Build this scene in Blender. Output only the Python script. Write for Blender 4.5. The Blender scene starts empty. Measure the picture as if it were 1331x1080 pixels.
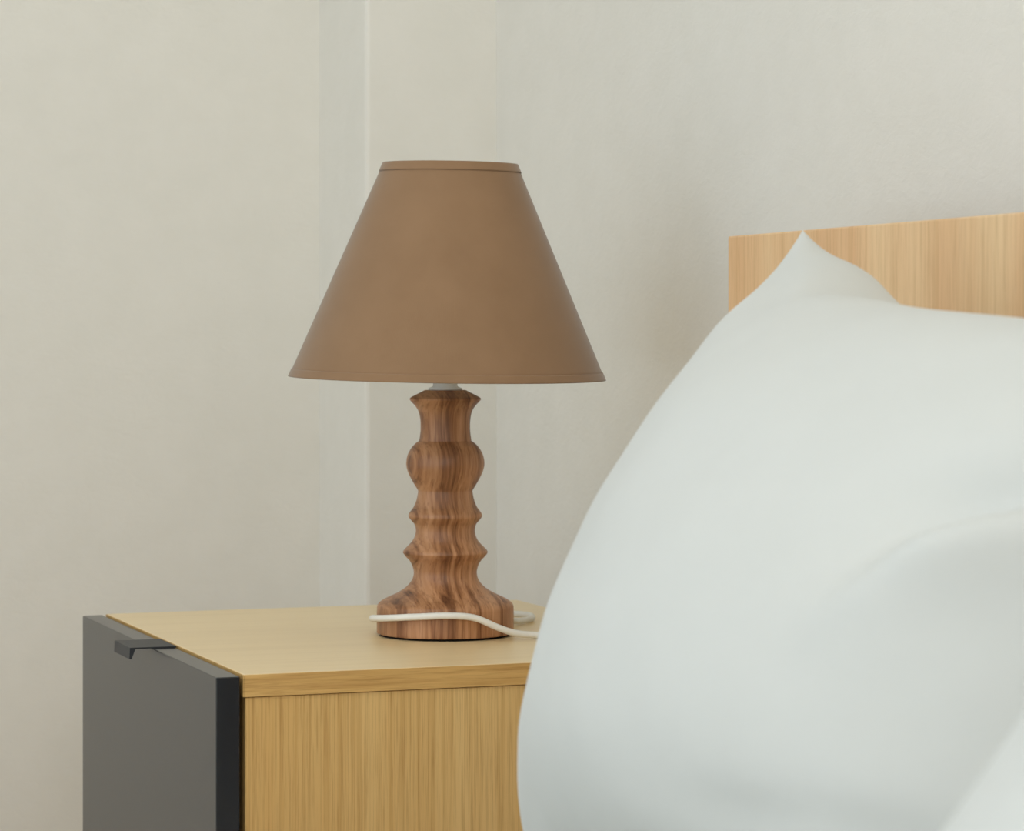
import bpy, bmesh, math
from mathutils import Vector, Matrix, noise

scene = bpy.context.scene
COL = scene.collection
# ------------------------------------------------------------------ camera, light, exposure
# room frame: X towards the headboard wall (wall face at X = 0), Y towards the far wall, Z up
WALL = 0.440                      # distance nightstand front edge -> headboard wall
CAM_FWD = Vector((0.3445, 0.9388, 0)).normalized()
CAM_RIGHT = Vector((0.9388, -0.3445, 0)).normalized()
CAM_POS = Vector((-0.493 - WALL, -1.883, 0.783))
cam = bpy.data.cameras.new('camera')
cam.sensor_width = 36.0
cam.sensor_fit = 'HORIZONTAL'
cam.lens = 36.0 * 3633.0 / 1331.0
cam.shift_y = -100.0 / 1331.0
cam.clip_start = 0.05
cam.dof.use_dof = True
cam.dof.focus_distance = 2.00
cam.dof.aperture_fstop = 16.0
camo = bpy.data.objects.new('camera', cam)
camo.location = CAM_POS
camo.rotation_euler = (math.pi / 2, 0, -math.atan2(0.3445, 0.9388))
COL.objects.link(camo)
scene.camera = camo

world = bpy.data.worlds.new('overcast_sky')
scene.world = world
world.use_nodes = True
bg = world.node_tree.nodes['Background']
bg.inputs['Color'].default_value = (0.80, 0.90, 1.0, 1)
bg.inputs['Strength'].default_value = 1.0

ROOM_X0, ROOM_Y0, ROOM_Y1, ROOM_H = -2.70, -3.20, 0.864, 2.55
WIN1 = (-3.00, 0.58, 0.12, 2.44)       # unseen foot wall window, widened to soften the light: y0, y1, z0, z1
WIN2 = (-2.50, -0.20, 0.30, 2.44)      # unseen window added behind the camera as warm fill: x0, x1, z0, z1


def area(name, loc, rot, sx, sy, power, color):
    l = bpy.data.lights.new(name, 'AREA')
    l.shape = 'RECTANGLE'
    l.size, l.size_y = sx, sy
    l.energy = power
    l.color = color
    o = bpy.data.objects.new(name, l)
    o.location = loc
    o.rotation_euler = rot
    COL.objects.link(o)
    return o


# daylight from two added, unseen windows, balanced to even out the light
area('added_window_light', (ROOM_X0 - 0.16, (WIN1[0] + WIN1[1]) / 2, (WIN1[2] + WIN1[3]) / 2),
     (math.pi / 2, 0, -math.pi / 2), WIN1[1] - WIN1[0], WIN1[3] - WIN1[2], 27.0, (0.72, 0.86, 1.0))
area('added_window_light_2', ((WIN2[0] + WIN2[1]) / 2, ROOM_Y0 - 0.16, (WIN2[2] + WIN2[3]) / 2),
     (math.pi / 2, 0, 0), WIN2[1] - WIN2[0], WIN2[3] - WIN2[2], 32.0, (1.0, 0.93, 0.81))

vs = scene.view_settings
vs.view_transform = 'Standard'
vs.look = 'None'
vs.gamma = 1.0
vs.use_curve_mapping = False
vs.exposure = -0.06
scene.cycles.use_denoising = True
scene.cycles.max_bounces = 10
scene.cycles.diffuse_bounces = 6


# ------------------------------------------------------------------ helpers
def P(t, s, z):
    """nightstand-relative (depth from its front edge, along its width, height) -> room."""
    return Vector((t - WALL, s, z))


def from_cam(x, y, z):
    """metres right of / ahead of the camera stand point -> room."""
    q = CAM_POS + CAM_RIGHT * x + CAM_FWD * y
    return Vector((q.x, q.y, z))


def empty(name, loc=(0, 0, 0), rotz=0.0):
    o = bpy.data.objects.new(name, None)
    o.empty_display_size = 0.05
    o.location = loc
    o.rotation_euler = (0, 0, rotz)
    COL.objects.link(o)
    return o


def tag(o, label=None, cat=None, group=None, kind=None):
    if label: o['label'] = label
    if cat: o['category'] = cat
    if group: o['group'] = group
    if kind: o['kind'] = kind
    return o


def obj(name, bm, mat, parent=None, loc=(0, 0, 0), smooth=False):
    me = bpy.data.meshes.new(name)
    bmesh.ops.recalc_face_normals(bm, faces=bm.faces[:])
    bm.to_mesh(me)
    bm.free()
    if smooth:
        for p in me.polygons: p.use_smooth = True
    me.materials.append(mat)
    o = bpy.data.objects.new(name, me)
    o.location = loc
    COL.objects.link(o)
    if parent is not None: o.parent = parent
    return o


def box_bm(x0, x1, y0, y1, z0, z1, bevel=0.0, seg=2):
    bm = bmesh.new()
    bmesh.ops.create_cube(bm, size=1.0)
    for v in bm.verts:
        v.co = Vector((x0 + (v.co.x + .5) * (x1 - x0), y0 + (v.co.y + .5) * (y1 - y0), z0 + (v.co.z + .5) * (z1 - z0)))
    if bevel > 0:
        bmesh.ops.bevel(bm, geom=bm.edges[:], offset=bevel, segments=seg, affect='EDGES', profile=0.5)
    return bm


def merge(*bms):
    out = bmesh.new()
    for b in bms:
        me = bpy.data.meshes.new('tmp')
        b.to_mesh(me)
        b.free()
        out.from_mesh(me)
        bpy.data.meshes.remove(me)
    return out


def lathe_bm(profile, n=96, closed=False):
    """profile: list of (r, z); r = 0 ends become poles."""
    bm = bmesh.new()
    rings = []
    for r, z in profile:
        if r < 1e-6:
            rings.append([bm.verts.new((0, 0, z))])
        else:
            rings.append([bm.verts.new((r * math.cos(2 * math.pi * k / n), r * math.sin(2 * math.pi * k / n), z)) for k in range(n)])
    pairs = list(zip(rings[:-1], rings[1:]))
    if closed: pairs.append((rings[-1], rings[0]))
    for a, b in pairs:
        for k in range(n):
            k2 = (k + 1) % n
            if len(a) == 1 and len(b) == 1: continue
            if len(a) == 1: bm.faces.new((a[0], b[k2], b[k]))
            elif len(b) == 1: bm.faces.new((a[k], a[k2], b[0]))
            else: bm.faces.new((a[k], a[k2], b[k2], b[k]))
    return bm


def smooth_profile(pts, sub=4):
    """Catmull-Rom through (r, z, sharp) points; sharp points break the tangent."""
    out = []
    for i in range(len(pts) - 1):
        p1, p2 = pts[i], pts[i + 1]
        p0 = pts[i - 1] if i > 0 and not p1[2] else p1
        p3 = pts[i + 2] if i + 2 < len(pts) and not p2[2] else p2
        for k in range(sub):
            t = k / sub
            q = []
            for c in (0, 1):
                a, b, d, e = p0[c], p1[c], p2[c], p3[c]
                q.append(.5 * (2 * b + (d - a) * t + (2 * a - 5 * b + 4 * d - e) * t * t + (3 * b - a - 3 * d + e) * t ** 3))
            out.append(tuple(q))
    out.append((pts[-1][0], pts[-1][1]))
    return out


def catmull(pts, sub=10):
    out = []
    n = len(pts)
    for i in range(n - 1):
        a, b, c, d = pts[max(i - 1, 0)], pts[i], pts[i + 1], pts[min(i + 2, n - 1)]
        for k in range(sub):
            t = k / sub
            out.append(.5 * (2 * b + (c - a) * t + (2 * a - 5 * b + 4 * c - d) * t * t + (3 * b - a - 3 * c + d) * t ** 3))
    out.append(pts[-1])
    return out


def tube_bm(path, r, n=12):
    bm = bmesh.new()
    rings = []
    up = Vector((0, 0, 1))
    for i, p in enumerate(path):
        tg = (path[min(i + 1, len(path) - 1)] - path[max(i - 1, 0)]).normalized()
        if abs(tg.dot(up)) > 0.95: up = Vector((0.3, 1, 0)).normalized()
        side = tg.cross(up).normalized()
        up2 = side.cross(tg).normalized()
        up = up2
        rings.append([bm.verts.new(p + side * (r * math.cos(2 * math.pi * k / n)) + up2 * (r * math.sin(2 * math.pi * k / n))) for k in range(n)])
    for a, b in zip(rings[:-1], rings[1:]):
        for k in range(n):
            bm.faces.new((a[k], a[(k + 1) % n], b[(k + 1) % n], b[k]))
    bm.faces.new(rings[0])
    bm.faces.new(rings[-1])
    return bm


# ------------------------------------------------------------------ materials
def new_mat(name, rough=0.6, spec=0.4):
    m = bpy.data.materials.new(name)
    m.use_nodes = True
    nt = m.node_tree
    b = nt.nodes['Principled BSDF']
    b.inputs['Roughness'].default_value = rough
    b.inputs['Specular IOR Level'].default_value = spec
    return m, nt, b


def node(nt, kind, **kw):
    n = nt.nodes.new(kind)
    for k, v in kw.items():
        if k in n.inputs: n.inputs[k].default_value = v
        else: setattr(n, k, v)
    return n


def coords(nt, scale=(1, 1, 1), rot=(0, 0, 0)):
    tc = nt.nodes.new('ShaderNodeTexCoord')
    mp = nt.nodes.new('ShaderNodeMapping')
    mp.inputs['Scale'].default_value = scale
    mp.inputs['Rotation'].default_value = rot
    nt.links.new(tc.outputs['Object'], mp.inputs['Vector'])
    return mp.outputs['Vector']


def ramp(nt, src, stops):
    r = nt.nodes.new('ShaderNodeValToRGB')
    el = r.color_ramp.elements
    while len(el) < len(stops): el.new(0.5)
    for e, (p, c) in zip(el, stops):
        e.position = p
        e.color = (*c, 1)
    nt.links.new(src, r.inputs['Fac'])
    return r.outputs['Color']


def noise_tex(nt, vec, scale, detail=4.0, rough=0.55, dist=0.0):
    n = nt.nodes.new('ShaderNodeTexNoise')
    n.inputs['Scale'].default_value = scale
    n.inputs['Detail'].default_value = detail
    n.inputs['Roughness'].default_value = rough
    n.inputs['Distortion'].default_value = dist
    nt.links.new(vec, n.inputs['Vector'])
    return n.outputs['Fac']


def mix(nt, a, b, fac, mode='MIX'):
    m = nt.nodes.new('ShaderNodeMix')
    m.data_type = 'RGBA'
    m.blend_type = mode
    for sock, v in ((m.inputs[0], fac), (m.inputs[6], a), (m.inputs[7], b)):
        if hasattr(v, 'is_output'): nt.links.new(v, sock)
        elif isinstance(v, (int, float)): sock.default_value = v
        else: sock.default_value = (*v, 1)
    return m.outputs[2]


def bump(nt, bsdf, height, strength, dist):
    b = nt.nodes.new('ShaderNodeBump')
    b.inputs['Strength'].default_value = strength
    b.inputs['Distance'].default_value = dist
    nt.links.new(height, b.inputs['Height'])
    nt.links.new(b.outputs['Normal'], bsdf.inputs['Normal'])


def plain(name, color, rough=0.5, spec=0.4, metal=0.0):
    m, nt, b = new_mat(name, rough, spec)
    b.inputs['Metallic'].default_value = metal
    v = coords(nt)
    n = noise_tex(nt, v, 60.0, 3.0)
    c = ramp(nt, n, [(0.3, tuple(k * 0.96 for k in color)), (0.7, tuple(min(1, k * 1.03) for k in color))])
    nt.links.new(c, b.inputs['Base Color'])
    return m


def wall_mat(name, color):
    m, nt, b = new_mat(name, 0.85, 0.25)
    v = coords(nt)
    big = noise_tex(nt, v, 1.6, 3.0, 0.5)
    mid = noise_tex(nt, v, 22.0, 4.0, 0.6)
    c1 = ramp(nt, big, [(0.3, tuple(k * 0.975 for k in color)), (0.7, tuple(k * 1.02 for k in color))])
    c2 = ramp(nt, mid, [(0.35, (0.975, 0.975, 0.97)), (0.65, (1, 1, 1))])
    nt.links.new(mix(nt, c1, c2, 1.0, 'MULTIPLY'), b.inputs['Base Color'])
    v2 = coords(nt, (1, 1, 1.6))
    f = noise_tex(nt, v2, 95.0, 5.0, 0.6, 0.4)
    g = noise_tex(nt, v2, 26.0, 3.0, 0.6, 0.8)
    add = nt.nodes.new('ShaderNodeMath')
    add.operation = 'MULTIPLY_ADD'
    nt.links.new(g, add.inputs[0])
    add.inputs[1].default_value = 1.4
    nt.links.new(f, add.inputs[2])
    bump(nt, b, add.outputs[0], 0.24, 0.0016)
    return m


def wood_mat(name, light, mid, dark, axis, rough=0.45, coarse=9.0, fine=150.0, streak=0.5, stretch=0.05, spec=0.35, wav=0.0, bumps=0.12):
    """Planed board: broad tone bands and fine pores drawn out along one axis."""
    m, nt, b = new_mat(name, rough, spec)
    sc = [1.0, 1.0, 1.0]
    sc[axis] = stretch
    v = coords(nt, tuple(sc))
    sc2 = [1.0, 1.0, 1.0]
    sc2[axis] = stretch * 0.45
    v2 = coords(nt, tuple(sc2))
    n1 = noise_tex(nt, v, coarse, 5.0, 0.6, wav)
    n2 = noise_tex(nt, v, fine, 4.0, 0.65)
    n3 = noise_tex(nt, v2, fine * 0.45, 2.0, 0.5)
    base = ramp(nt, n1, [(0.30, dark), (0.48, mid), (0.68, light)])
    pores = ramp(nt, n2, [(0.32, (0.66, 0.58, 0.48)), (0.52, (1, 1, 1)), (0.72, (1.06, 1.04, 1.0))])
    lines = ramp(nt, n3, [(0.36, (0.78, 0.71, 0.60)), (0.50, (1, 1, 1))])
    c = mix(nt, base, pores, streak, 'MULTIPLY')
    c = mix(nt, c, lines, streak, 'MULTIPLY')
    nt.links.new(c, b.inputs['Base Color'])
    bump(nt, b, n2, bumps, 0.0006)
    return m


M = {}
M['wall'] = wall_mat('cream_plaster', (0.762, 0.738, 0.672))
M['ceiling'] = wall_mat('white_plaster', (0.86, 0.85, 0.82))
M['floor'] = wood_mat('oak_laminate', (0.68, 0.54, 0.38), (0.62, 0.48, 0.33), (0.54, 0.40, 0.27), 1, 0.4)
M['white_paint'] = plain('white_paint', (0.80, 0.80, 0.77), 0.4)
M['oak_top'] = wood_mat('oak_veneer_top', (0.86, 0.675, 0.39), (0.83, 0.645, 0.365), (0.79, 0.605, 0.335), 0, 0.32, 5.0, 120.0, 0.12, 0.06, 0.5, bumps=0.04)
M['oak_edge'] = wood_mat('oak_edge_band', (0.68, 0.43, 0.155), (0.61, 0.375, 0.13), (0.50, 0.29, 0.095), 0, 0.5, 120.0, 700.0, 0.5, 0.05, wav=0.8)
M['oak_side'] = wood_mat('oak_veneer_side', (0.75, 0.525, 0.225), (0.67, 0.435, 0.165), (0.59, 0.335, 0.100), 2, 0.5, 9.0, 800.0, 0.60, 0.022)
M['headboard'] = wood_mat('light_oak_headboard', (0.80, 0.575, 0.33), (0.73, 0.475, 0.255), (0.65, 0.375, 0.185), 2, 0.45, 11.0, 420.0, 0.34, 0.05)
M['lacquer'] = plain('charcoal_lacquer', (0.0072, 0.0095, 0.0145), 0.24, 0.60)
M['lacquer'].node_tree.nodes['Principled BSDF'].inputs['Specular Tint'].default_value = (1.0, 0.97, 0.92, 1)
M['black'] = plain('black_metal', (0.022, 0.024, 0.028), 0.45, 0.3)
M['plastic'] = plain('white_plastic', (0.80, 0.81, 0.80), 0.35, 0.5)
M['cord'] = plain('white_vinyl', (0.80, 0.78, 0.71), 0.4, 0.5)
M['felt'] = plain('black_felt', (0.012, 0.011, 0.010), 0.9, 0.1)
M['lining'] = plain('white_lining', (0.75, 0.73, 0.68), 0.6)
M['wire'] = plain('white_wire', (0.7, 0.7, 0.68), 0.4)


def lamp_wood():
    m, nt, b = new_mat('turned_acacia', 0.42, 0.35)
    v = coords(nt, (1, 0.16, 0.05), (0.0, 0.05, 0))
    n1 = noise_tex(nt, v, 120.0, 5.0, 0.62, 0.9)
    base = ramp(nt, n1, [(0.32, (0.125, 0.050, 0.022)), (0.43, (0.28, 0.125, 0.054)), (0.54, (0.44, 0.222, 0.105)), (0.72, (0.58, 0.325, 0.175))])
    v2 = coords(nt, (1, 0.3, 0.035), (0.0, 0.05, 0))
    n2 = noise_tex(nt, v2, 520.0, 3.0, 0.6)
    pores = ramp(nt, n2, [(0.33, (0.50, 0.42, 0.38)), (0.50, (1, 1, 1))])
    v3 = coords(nt, (1, 1, 0.35))
    n3 = noise_tex(nt, v3, 14.0, 2.0)
    tone = ramp(nt, n3, [(0.35, (0.80, 0.76, 0.72)), (0.6, (1.06, 1.04, 1.02))])
    c = mix(nt, base, pores, 0.65, 'MULTIPLY')
    c = mix(nt, c, tone, 1.0, 'MULTIPLY')
    nt.links.new(c, b.inputs['Base Color'])
    bump(nt, b, n2, 0.15, 0.0006)
    return m


def shade_fabric():
    m, nt, b = new_mat('tan_cotton', 0.9, 0.15)
    tc = nt.nodes.new('ShaderNodeTexCoord')
    v = tc.outputs['UV']
    w1 = node(nt, 'ShaderNodeTexWave', Scale=70.0, Distortion=1.2)
    w1.bands_direction = 'X'
    w2 = node(nt, 'ShaderNodeTexWave', Scale=70.0, Distortion=1.2)
    w2.bands_direction = 'Y'
    for w in (w1, w2): nt.links.new(v, w.inputs['Vector'])
    add = nt.nodes.new('ShaderNodeMath')
    add.operation = 'ADD'
    nt.links.new(w1.outputs['Fac'], add.inputs[0])
    nt.links.new(w2.outputs['Fac'], add.inputs[1])
    o = coords(nt)
    n = noise_tex(nt, o, 30.0, 3.0)
    c = ramp(nt, n, [(0.3, (0.262, 0.157, 0.085)), (0.7, (0.286, 0.173, 0.095))])
    nt.links.new(c, b.inputs['Base Color'])
    b.inputs['Sheen Weight'].default_value = 0.35
    b.inputs['Sheen Tint'].default_value = (0.80, 0.92, 1.0, 1)
    b.inputs['Sheen Roughness'].default_value = 0.4
    bump(nt, b, add.outputs[0], 0.12, 0.0004)
    return m


def cotton(name):
    m, nt, b = new_mat(name, 0.85, 0.2)
    o = coords(nt)
    n = noise_tex(nt, o, 12.0, 3.0)
    c = ramp(nt, n, [(0.3, (0.575, 0.585, 0.556)), (0.7, (0.595, 0.605, 0.576))])
    nt.links.new(c, b.inputs['Base Color'])
    b.inputs['Sheen Weight'].default_value = 0.15
    f = noise_tex(nt, o, 700.0, 2.0)
    bump(nt, b, f, 0.05, 0.0003)
    return m


M['acacia'] = lamp_wood()
M['shade'] = shade_fabric()
M['cotton'] = cotton('white_cotton')

# ------------------------------------------------------------------ the room
TH = 0.20


def struct(name, bm, mat, label=None, cat=None):
    o = obj(name, bm, mat)
    o['kind'] = 'structure'
    if label: o['label'] = label
    if cat: o['category'] = cat
    return o


struct('floor', box_bm(ROOM_X0 - TH, TH, ROOM_Y0 - TH, ROOM_Y1 + TH, -0.12, 0.0), M['floor'], 'light oak laminate bedroom floor', 'floor')
struct('ceiling', box_bm(ROOM_X0 - TH, TH, ROOM_Y0 - TH, ROOM_Y1 + TH, ROOM_H, ROOM_H + 0.12), M['ceiling'], 'plain white plaster ceiling above the bed', 'ceiling')
struct('wall_right', box_bm(0, TH, ROOM_Y0 - TH, ROOM_Y1 + TH, 0, ROOM_H), M['wall'], 'cream rough plaster wall behind the headboard and lamp', 'wall')
struct('wall_back', box_bm(ROOM_X0 - TH, 0, ROOM_Y1, ROOM_Y1 + TH, 0, ROOM_H), M['wall'], 'cream rough plaster wall beyond the nightstand', 'wall')


def wall_with_hole(x0, x1, y0, y1, axis, a0, a1, z0, z1):
    if axis == 'y':
        return merge(box_bm(x0, x1, y0, a0, 0, ROOM_H), box_bm(x0, x1, a1, y1, 0, ROOM_H),
                     box_bm(x0, x1, a0, a1, 0, z0), box_bm(x0, x1, a0, a1, z1, ROOM_H))
    return merge(box_bm(x0, a0, y0, y1, 0, ROOM_H), box_bm(a1, x1, y0, y1, 0, ROOM_H),
                 box_bm(a0, a1, y0, y1, 0, z0), box_bm(a0, a1, y0, y1, z1, ROOM_H))


struct('wall_left', wall_with_hole(ROOM_X0 - TH, ROOM_X0, ROOM_Y0 - TH, ROOM_Y1, 'y', *WIN1), M['wall'], 'cream plaster wall with an added wide window facing the bed', 'wall')
struct('wall_front', wall_with_hole(ROOM_X0, 0, ROOM_Y0 - TH, ROOM_Y0, 'x', *WIN2), M['wall'], 'cream plaster wall with an added window behind the camera', 'wall')
# boxed-in pipe chase in the corner of the room
struct('trim_1', box_bm(0.3056 - WALL, 0.02, 0.704, ROOM_Y1 + 0.02, 0, ROOM_H, 0.004), M['wall'], 'plastered square corner boxing behind the nightstand', 'corner boxing')
struct('baseboard_right', box_bm(-0.012, 0, ROOM_Y0, 0.704, 0, 0.07, 0.003), M['white_paint'], 'low white baseboard along the headboard wall', 'baseboard')
struct('baseboard_back', box_bm(ROOM_X0, 0.3056 - WALL, ROOM_Y1 - 0.012, ROOM_Y1, 0, 0.07, 0.003), M['white_paint'], 'low white baseboard along the far wall', 'baseboard')

gm, gnt, gb = new_mat('window_glass', 0.02, 0.5)
gnt.nodes.remove(gb)
tr = gnt.nodes.new('ShaderNodeBsdfTransparent')
gl = gnt.nodes.new('ShaderNodeBsdfGlossy')
gl.inputs['Roughness'].default_value = 0.02
mx = gnt.nodes.new('ShaderNodeMixShader')
mx.inputs[0].default_value = 0.06
gnt.links.new(tr.outputs[0], mx.inputs[1])
gnt.links.new(gl.outputs[0], mx.inputs[2])
gnt.links.new(mx.outputs[0], gnt.nodes['Material Output'].inputs['Surface'])


def window(name, axis, fixed, a0, a1, z0, z1, label):
    """frame of four bars and a mullion, two panes, sill"""
    f = 0.05

    def bb(c0, c1, d0, d1, w=0.03, off=0.0):
        if axis == 'y': return box_bm(fixed + off - w, fixed + off + w, c0, c1, d0, d1, 0.003)
        return box_bm(c0, c1, fixed + off - w, fixed + off + w, d0, d1, 0.003)
    mid = (a0 + a1) / 2
    root = empty(name, (0, 0, 0))
    root['kind'] = 'structure'
    root['label'] = label
    root['category'] = 'window'
    obj('window_frame', merge(bb(a0, a0 + f, z0, z1), bb(a1 - f, a1, z0, z1), bb(a0, a1, z0, z0 + f), bb(a0, a1, z1 - f, z1), bb(mid - f / 2, mid + f / 2, z0, z1)), M['white_paint'], root)
    for c0, c1 in ((a0 + f, mid - f / 2), (mid + f / 2, a1 - f)):
        obj('pane', bb(c0, c1, z0 + f, z1 - f, 0.003), gm, root)
    return root


window('unseen_window_1', 'y', ROOM_X0 - 0.08, *WIN1, 'unseen wide white two-pane window, added in the wall facing the bed for soft light')  # unseen window, invented for broad soft light from the foot side
window('added_window_2', 'x', ROOM_Y0 - 0.08, *WIN2, 'unseen white two-pane window, added behind the camera as warm fill')  # unseen window, invented to fill the sides facing the camera

# unseen opal ceiling lamp, added to even out the light from above
CL = Vector((-1.30, -1.10, ROOM_H))
cl = tag(empty('added_ceiling_lamp', CL), 'round opal flush lamp added to the unseen white ceiling as fill', 'added ceiling lamp')
opal, ont, ob = new_mat('added_lamp_opal', 0.4, 0.4)
ob.inputs['Base Color'].default_value = (0.85, 0.84, 0.80, 1)
ob.inputs['Emission Color'].default_value = (1.0, 0.97, 0.92, 1)
ob.inputs['Emission Strength'].default_value = 1.0
obj('mounting_plate', lathe_bm([(0, 0), (.29, 0), (.30, -.004), (.30, -.018), (.28, -.022), (0, -.022)], 64), M['white_paint'], cl)
obj('diffuser', lathe_bm([(.278, -.0225), (.27, -.045), (.235, -.068), (.16, -.085), (.08, -.092), (0, -.094)], 64), opal, cl, smooth=True)
cla = area('added_ceiling_light', (CL.x, CL.y, CL.z - 0.10), (0, 0, 0), 0.55, 0.55, 9.0, (1.0, 0.99, 0.97))  # overhead fill that goes with the added lamp
cla.data.shape = 'DISK'

# ------------------------------------------------------------------ nightstand
NS_Z, NS_W, NS_D, TOP_T = 0.55, 0.456, 0.370, 0.0155
ns = tag(empty('nightstand', P(0, 0, 0)), 'oak nightstand with charcoal drawer fronts beside the bed', 'nightstand')
PT = 0.016
obj('top_panel', box_bm(0, NS_D, 0, NS_W, NS_Z - TOP_T, NS_Z, 0.0006, 1), M['oak_top'], ns)
# edge bands of the top board
for (x0, x1, y0, y1) in ((0.0, NS_D, -0.0006, 0.0002), (0.0, NS_D, NS_W - 0.0002, NS_W + 0.0006)):
    obj('edge_band', box_bm(x0, x1, y0, y1, NS_Z - TOP_T, NS_Z - 0.0003), M['oak_edge'], ns)
obj('edge_band', box_bm(-0.0006, 0.0002, -0.0006, NS_W + 0.0006, NS_Z - TOP_T, NS_Z - 0.0003), M['oak_edge'], ns)
BZ = 0.06
obj('side_panel', box_bm(0.0015, NS_D - 0.006, 0.0010, 0.0010 + PT, BZ, NS_Z - TOP_T - 0.0006, 0.0004, 1), M['oak_side'], ns)
obj('side_panel', box_bm(0.0015, NS_D - 0.006, NS_W - 0.0010 - PT, NS_W - 0.0010, BZ, NS_Z - TOP_T - 0.0006, 0.0004, 1), M['oak_side'], ns)
obj('bottom_panel', box_bm(0.0015, NS_D - 0.006, 0.001 + PT, NS_W - 0.001 - PT, BZ, BZ + PT), M['oak_side'], ns)
obj('back_panel', box_bm(NS_D - 0.012, NS_D - 0.007, 0.001 + PT, NS_W - 0.001 - PT, BZ + PT, NS_Z - TOP_T), M['oak_side'], ns)
obj('plinth', box_bm(0.03, NS_D - 0.02, 0.02, NS_W - 0.02, 0.0, BZ), M['lacquer'], ns)
FZ = NS_Z - 0.0011           # top of the drawer fronts
F0, F1 = -0.0200, -0.0030
HS0, HS1 = 0.192, 0.247


def handle_bm(zt):
    """edge pull: thin plate over the top of the front with a folded, tapering lip"""
    th = 0.0012
    prof = [(F1 + 0.0005, zt), (-0.0380, zt), (-0.0384, zt - 0.0085), (-0.0368, zt - 0.0088), (-0.0338, zt + -0.0012), (F1 + 0.0005, zt - 0.0012)]
    bm = bmesh.new()
    a = [bm.verts.new((x, HS0, z)) for x, z in prof]
    b = [bm.verts.new((x, HS1, z)) for x, z in prof]
    bm.faces.new(a)
    bm.faces.new(b[::-1])
    for k in range(len(prof)):
        k2 = (k + 1) % len(prof)
        bm.faces.new((a[k], b[k], b[k2], a[k2]))
    return bm


for (z0, z1) in ((0.315, FZ), (BZ + 0.004, 0.311)):
    d = obj('drawer_front', box_bm(F0, F1, -0.0010, NS_W + 0.003, z0, z1, 0.0008, 2), M['lacquer'], ns)
    d['label'] = 'charcoal lacquered drawer front'
    h = obj('handle', handle_bm(z1 + 0.0012), M['black'], d)
    h['label'] = 'small black metal edge pull'
    obj('drawer_box', box_bm(0.004, NS_D - 0.03, 0.03, NS_W - 0.03, z0 + 0.02, z1 - 0.05), M['oak_side'], ns)

# ------------------------------------------------------------------ table lamp
PX = 1.0 / 1652.0
LX, LY = (578.8 - 665.5) / 3633.0 * 2.2, 2.2
lamp_pos = from_cam(LX, LY, NS_Z + 0.0004)
lamp = tag(empty('table_lamp', lamp_pos), 'turned wooden table lamp with tan conical shade on the nightstand', 'lamp')
Y0 = 825.0
raw = [  # (radius px, picture row, sharp)
    (88.2, 822.5, 1), (89.0, 820.5, 0), (89.0, 806, 0), (88.9, 793, 0), (88.0, 786.5, 0), (83.5, 781.8, 0), (75.5, 777.3, 0), (62, 771, 0), (51, 763.5, 0),
    (44.2, 755.7, 0), (41.3, 748, 0), (41.6, 740, 0), (45.6, 730.5, 0), (51.5, 723.8, 0), (54.4, 720.0, 0), (55.0, 718.2, 0), (53.8, 715.4, 0), (50.2, 711.6, 0), (43.4, 704.5, 0), (39.4, 696.5, 0),
    (38.4, 689, 0), (40.2, 682, 0), (44.4, 676.8, 0), (47.2, 673.2, 0), (47.9, 670.8, 0), (47.0, 667.6, 0), (44.8, 664.5, 0), (40.9, 659, 0), (37.4, 650, 0), (35.6, 641, 0), (35.5, 638.0, 1),
    (41.8, 627.5, 0), (47.6, 616.5, 0), (50.6, 607, 0), (50.6, 598.5, 0), (48.2, 590, 0), (43.2, 581.5, 0), (37.0, 575.6, 0), (34.2, 574.0, 1),
    (33.6, 571, 0), (32.3, 560, 0), (32.5, 547, 0), (34.6, 536, 0), (39.0, 528.5, 0), (44.0, 523, 0), (46.1, 520.4, 0), (46.2, 518.8, 0), (44.4, 516.8, 0), (37, 513, 0), (30, 509.5, 0), (27.0, 507.8, 1)]
prof = smooth_profile([(r * PX, (Y0 - y) * PX, s) for r, y, s in raw], 4)
prof = [(0, prof[0][1])] + prof + [(0, prof[-1][1])]
st = obj('turned_base', lathe_bm(prof, 128), M['acacia'], lamp, smooth=True)
for p in st.data.polygons:
    if len(p.vertices) == 3: p.use_smooth = False
obj('felt_pad', lathe_bm([(0, 0.0), (0.0515, 0.0), (0.0520, 0.0008), (0.0520, 0.0015), (0, 0.0015)], 96), M['felt'], lamp)
# lamp holder between wood and shade
zt = prof[-1][1]
so = obj('socket', lathe_bm([(0, zt), (22 * PX, zt), (22 * PX, zt + .0015), (16 * PX, zt + .003), (15.5 * PX, zt + .010), (17 * PX, zt + .014), (17.5 * PX, zt + .04), (14 * PX, zt + .052), (0, zt + .052)], 48), M['plastic'], lamp, smooth=True)
so['label'] = 'white plastic lamp holder'
obj('bulb', lathe_bm([(0, zt + .052), (.010, zt + .052), (.011, zt + .062), (.016, zt + .074), (.0225, zt + .090), (.0215, zt + .106), (.014, zt + .117), (0, zt + .121)], 40), M['lining'], lamp, smooth=True)

# shade: slightly tipped, so it gets its own pivot at mid height
SZ0, SZ1, R0, R1 = (825 - 492.0) * PX, (825 - 213.2) * PX, 206.3 * PX, 87.6 * PX
zm = (SZ0 + SZ1) / 2


def cone_r(z): return R0 + (R1 - R0) * (z - SZ0) / (SZ1 - SZ0)


def shade_shell(z0, z1, out, thick, n=128, rings=24):
    pr = []
    for k in range(rings + 1):
        z = z0 + (z1 - z0) * k / rings
        pr.append((cone_r(z) + out, z - zm))
    for k in range(rings, -1, -1):
        z = z0 + (z1 - z0) * k / rings
        pr.append((cone_r(z) + out - thick, z - zm))
    return lathe_bm(pr, n, closed=True)


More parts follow.
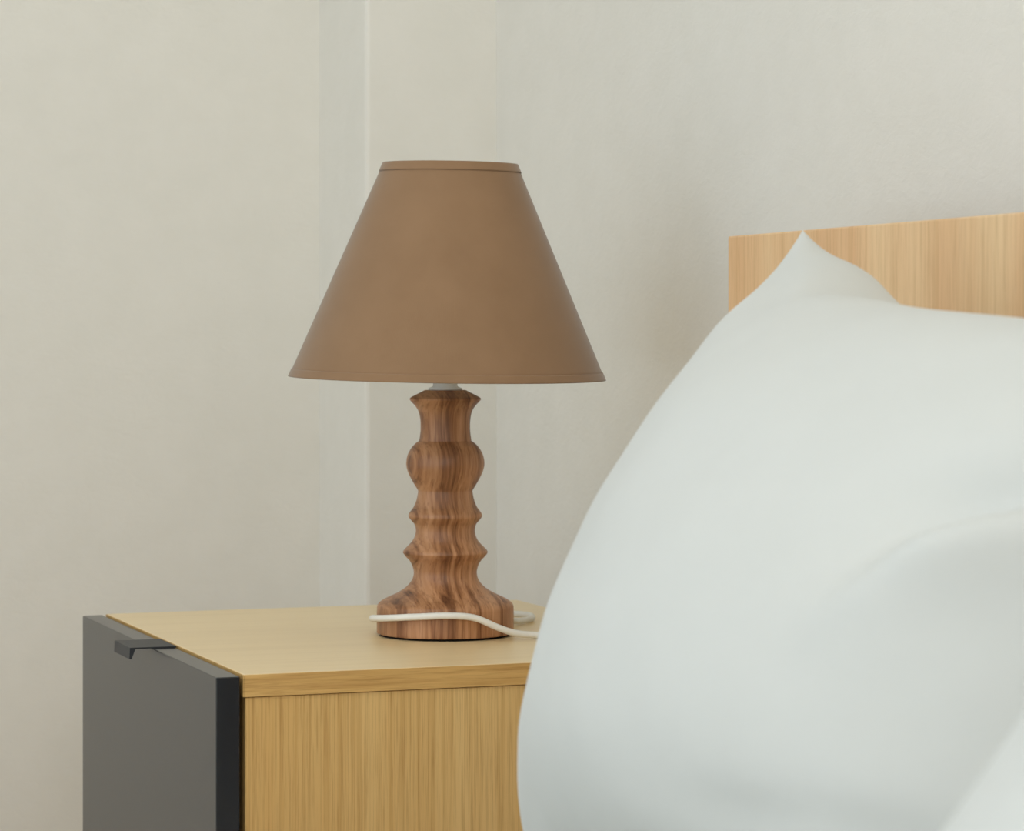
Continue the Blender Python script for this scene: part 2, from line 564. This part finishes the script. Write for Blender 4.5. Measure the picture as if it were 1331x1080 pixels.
def cone_uv(o):
    uv = o.data.uv_layers.new(name='UVMap')
    for p in o.data.polygons:
        us = []
        for li in p.loop_indices:
            c = o.data.vertices[o.data.loops[li].vertex_index].co
            us.append([math.atan2(c.y, c.x) / (2 * math.pi), c.z / 0.4])
        if max(u[0] for u in us) - min(u[0] for u in us) > .5:
            for u in us:
                if u[0] < 0: u[0] += 1
        for li, u in zip(p.loop_indices, us): uv.data[li].uv = (u[0] * 3, u[1] * 3)


sh = obj('lamp_shade', shade_shell(SZ0 + .001, SZ1 - .001, -0.0004, 0.0010), M['shade'], lamp, smooth=False)
sh.location = CAM_RIGHT * (4.6 * PX) + Vector((0, 0, zm))
Rm = Matrix.Rotation(math.radians(0.85), 4, CAM_FWD) @ Matrix.Rotation(math.radians(1.1), 4, CAM_RIGHT)
sh.rotation_euler = Rm.to_euler()
sh['label'] = 'tan cotton conical shade'
hem = 0.0068
parts = [sh]
parts.append(obj('bottom_hem', shade_shell(SZ0, SZ0 + hem * .9, 0.0003, 0.0019, rings=6), M['shade'], sh))
parts.append(obj('top_hem', shade_shell(SZ1 - hem, SZ1, 0.0003, 0.0019, rings=6), M['shade'], sh))
for o in parts:
    cone_uv(o)
    for p in o.data.polygons: p.use_smooth = abs(p.normal.z) < 0.75
obj('lining', shade_shell(SZ0 + hem, SZ1 - hem, -0.0016, 0.0004), M['lining'], sh, smooth=True)
# wire spider that carries the shade on the holder
ring = lathe_bm([(17.8 * PX + .0012 * math.cos(a), .0012 * math.sin(a)) for a in [2 * math.pi * k / 8 for k in range(8)]], 32, closed=True)
zc = zt + .041 - zm
for v in ring.verts: v.co.z += zc
spider = [ring]
for k in range(3):
    a = 2 * math.pi * k / 3 + .4
    d = Vector((math.cos(a), math.sin(a), 0))
    spider.append(tube_bm(catmull([d * (17.8 * PX) + Vector((0, 0, zc)), d * .03 + Vector((0, 0, zc + .045)), d * (R1 - .002) + Vector((0, 0, SZ1 - .004 - zm))], 8), .0012, 6))
obj('shade_carrier', merge(*spider), M['wire'], sh)

# power cord: out of the back of the base, a loop on the table, round the front, off behind the nightstand
CR = 0.0026
tz = NS_Z + CR + 0.0008
cord_pts = [from_cam(LX + .036, LY + .030, NS_Z + .010), from_cam(LX + .048, LY + .046, NS_Z + .008), from_cam(.004, 2.272, tz), from_cam(.0155, 2.292, tz), from_cam(.013, 2.322, tz), from_cam(-.012, 2.335, tz),
            from_cam(-.055, 2.318, tz + .0012), from_cam(LX - .040, LY + .072, tz + .0035), from_cam(LX - .055, LY + .030, NS_Z + .0095), from_cam(LX - .0570, LY - .006, NS_Z + .0135),
            from_cam(LX - .046, LY - .036, NS_Z + .0165), from_cam(LX - .022, LY - .0535, NS_Z + .0192), from_cam(LX + .004, LY - .0580, NS_Z + .0205), from_cam(LX + .024, LY - .0545, NS_Z + .0185),
            from_cam(LX + .042, LY - .049, NS_Z + .0105), from_cam(LX + .056, LY - .043, tz + .0022), from_cam(LX + .074, LY - .036, tz), from_cam(LX + .11, LY - .032, tz), from_cam(LX + .150, LY - .026, tz),
            from_cam(LX + .19, LY - .012, tz + .0005)]
end = cord_pts[-1]
cord_pts += [P(.362, end.y + .010, tz + .001), P(.3765, end.y + .012, NS_Z + .0015), P(.384, end.y + .014, NS_Z - .012), P(.392, end.y + .016, 0.46), P(.400, end.y + .014, 0.30)]
path = [p - lamp_pos for p in catmull(cord_pts, 10)]
co = obj('power_cord', tube_bm(path, CR, 12), M['cord'], lamp, smooth=True)
co['label'] = 'white power cord looped around the base'

# ------------------------------------------------------------------ bed
HB0, HB1 = 0.322, 0.352           # headboard front and back (nightstand depth)
BED_S1, BED_S0 = -0.100, -1.72
HB_Z = 0.8545
bed = tag(empty('bed_frame', P(HB0, (BED_S0 + BED_S1) / 2, 0)), 'light wooden bed frame with flat headboard against the cream wall', 'bed')
bo = bed.location


def bed_part(name, t0, t1, s0, s1, z0, z1, mat, bev=0.002):
    return obj(name, box_bm(t0 - HB0, t1 - HB0, s0 - bo.y, s1 - bo.y, z0, z1, bev), mat, bed)


hb = bed_part('headboard', HB0, HB1, BED_S0, BED_S1, 0.12, HB_Z, M['headboard'], 0.0012)
hb['label'] = 'light oak headboard panel'
bed_part('side_rail', -1.72, HB0, BED_S1 - .030, BED_S1 - .006, 0.14, 0.26, M['headboard'])
bed_part('side_rail', -1.72, HB0, BED_S0 + .006, BED_S0 + .030, 0.14, 0.26, M['headboard'])
bed_part('foot_rail', -1.745, -1.72, BED_S0 + .006, BED_S1 - .006, 0.14, 0.26, M['headboard'])
bed_part('slat_base', -1.70, HB0 - .01, BED_S0 + .031, BED_S1 - .031, 0.16, 0.18, M['oak_side'])
for t0 in (-1.74, HB0 + 0.002):
    for s0 in (BED_S0 + .012, BED_S1 - .062):
        bed_part('leg', t0, t0 + .027, s0, s0 + .05, 0.0, 0.14 if t0 < 0 else 0.118, M['headboard'])

MZ = 0.400
mb = box_bm(-1.70, HB0 - .006, BED_S0 + .034, BED_S1 - .034, 0.182, MZ, 0.035, 4)
mattress = obj('mattress', mb, M['cotton'], None, (-WALL, 0, 0), smooth=True)
tag(mattress, 'thick mattress in a white fitted sheet under the pillows', 'mattress')


def pillow(name, label, prm, folds, seed, n=110, bulge=0.0):
    ct, cs, cz, lean, roll, yaw, W, H, Tf, Tb, q, pw, ph, slump, ear, sag = prm
    g = [math.sin(-math.pi / 2 + math.pi * k / (n - 1)) for k in range(n)]
    g = [math.copysign(abs(x) ** .9, x) for x in g]
    bm = bmesh.new()
    grids = []
    for side, T in ((1, Tf), (-1, Tb)):
        grid = []
        for j in range(n):
            row = []
            for i in range(n):
                if side < 0 and (i in (0, n - 1) or j in (0, n - 1)):
                    row.append(grids[0][j][i])
                    continue
                a, b = g[i], g[j]
                x = W / 2 * a * (1 - pw * (1 - abs(b) ** 1.6) * a * a)
                y = H / 2 * b * (1 - ph * (1 - abs(a) ** (1 + ear)) * b * b)
                if b > 0: y += bulge * (math.exp(-((a - (.75 if a < .75 else .765)) / (.085 if a < .75 else .11)) ** 2) - .5 * math.exp(-((a - .56) / .06) ** 2)) * b ** 4
                th = (max(0, 1 - a * a) * max(0, 1 - b * b)) ** q * (1 - slump * b * .5)
                N = side * T * th + sag * .2 * a * a
                env = min(1.0, 3.0 * (1 - a * a)) * min(1.0, 3.0 * (1 - b * b))
                v3 = Vector((a * 2.1 + seed, b * 1.8, side * 3.1))
                N += side * env * 0.0045 * noise.noise(v3) + side * env * 0.0018 * noise.noise(v3 * 2.7)
                # gathers that fan in from the corners
                for ca, cb in ((1, 1), (1, -1), (-1, 1), (-1, -1)):
                    da, db = a - ca, b - cb
                    r = math.hypot(da, db)
                    ang = math.atan2(db * cb, da * ca)
                    N += side * 0.0022 * math.sin(ang * 9 + seed + ca) * math.exp(-((r - .38) / .2) ** 2) * env
                if side > 0:
                    for (a0, b0, a1, b1, wd, am) in folds:      # soft creases: segment, width, height
                        ux, uy = a1 - a0, b1 - b0
                        ll = ux * ux + uy * uy
                        tt = max(0, min(1, ((a - a0) * ux + (b - b0) * uy) / ll))
                        dx, dy = a - a0 - tt * ux, b - b0 - tt * uy
                        sgn = (dx * -uy + dy * ux) / math.sqrt(ll)
                        d = math.hypot(dx, dy)
                        N += am * (math.tanh(sgn / wd * 1.6)) * math.exp(-(d / (wd * 2.6)) ** 2)
                c, s = math.cos(roll), math.sin(roll)
                w, h = x * c - y * s, x * s + y * c
                t = h * math.sin(lean) - N * math.cos(lean)
                z = h * math.cos(lean) + N * math.sin(lean)
                c, s = math.cos(yaw), math.sin(yaw)
                row.append(bm.verts.new((t * c - w * s, t * s + w * c, z)))
            grid.append(row)
        grids.append(grid)
    for gi, grid in enumerate(grids):
        for j in range(n - 1):
            for i in range(n - 1):
                f = (grid[j][i], grid[j][i + 1], grid[j + 1][i + 1], grid[j + 1][i])
                if gi: f = f[::-1]
                try: bm.faces.new(f)
                except ValueError: pass
    return tag(obj(name, bm, M['cotton'], None, P(ct, cs, cz), smooth=True), label, 'pillow', 'pillows along the headboard')


PRM = [.1962, -.6972, .6228, .3788, .0714, .1698, .6018, .4371, .1879, .0763, .5208, .1526, .2466, .3522, 1.6867, .0193]
pillow('pillow', 'large white pillow with a pointed corner leaning against the headboard', PRM,
       [(-.38, .04, -.47, .16, .05, .008), (-.47, .16, -.62, .27, .05, .014), (-.28, -.48, -.56, -.41, .07, -.0030)], 1.3, 150, 0.0065)
P2 = list(PRM)
P2[0], P2[1], P2[2], P2[3], P2[5] = .06, -1.38, .6228 - .02, .7, .3
pillow('pillow', 'second white pillow at the lower right edge, nearest the camera', P2, [(.2, .2, .5, .4, .08, .008)], 5.1, 70)
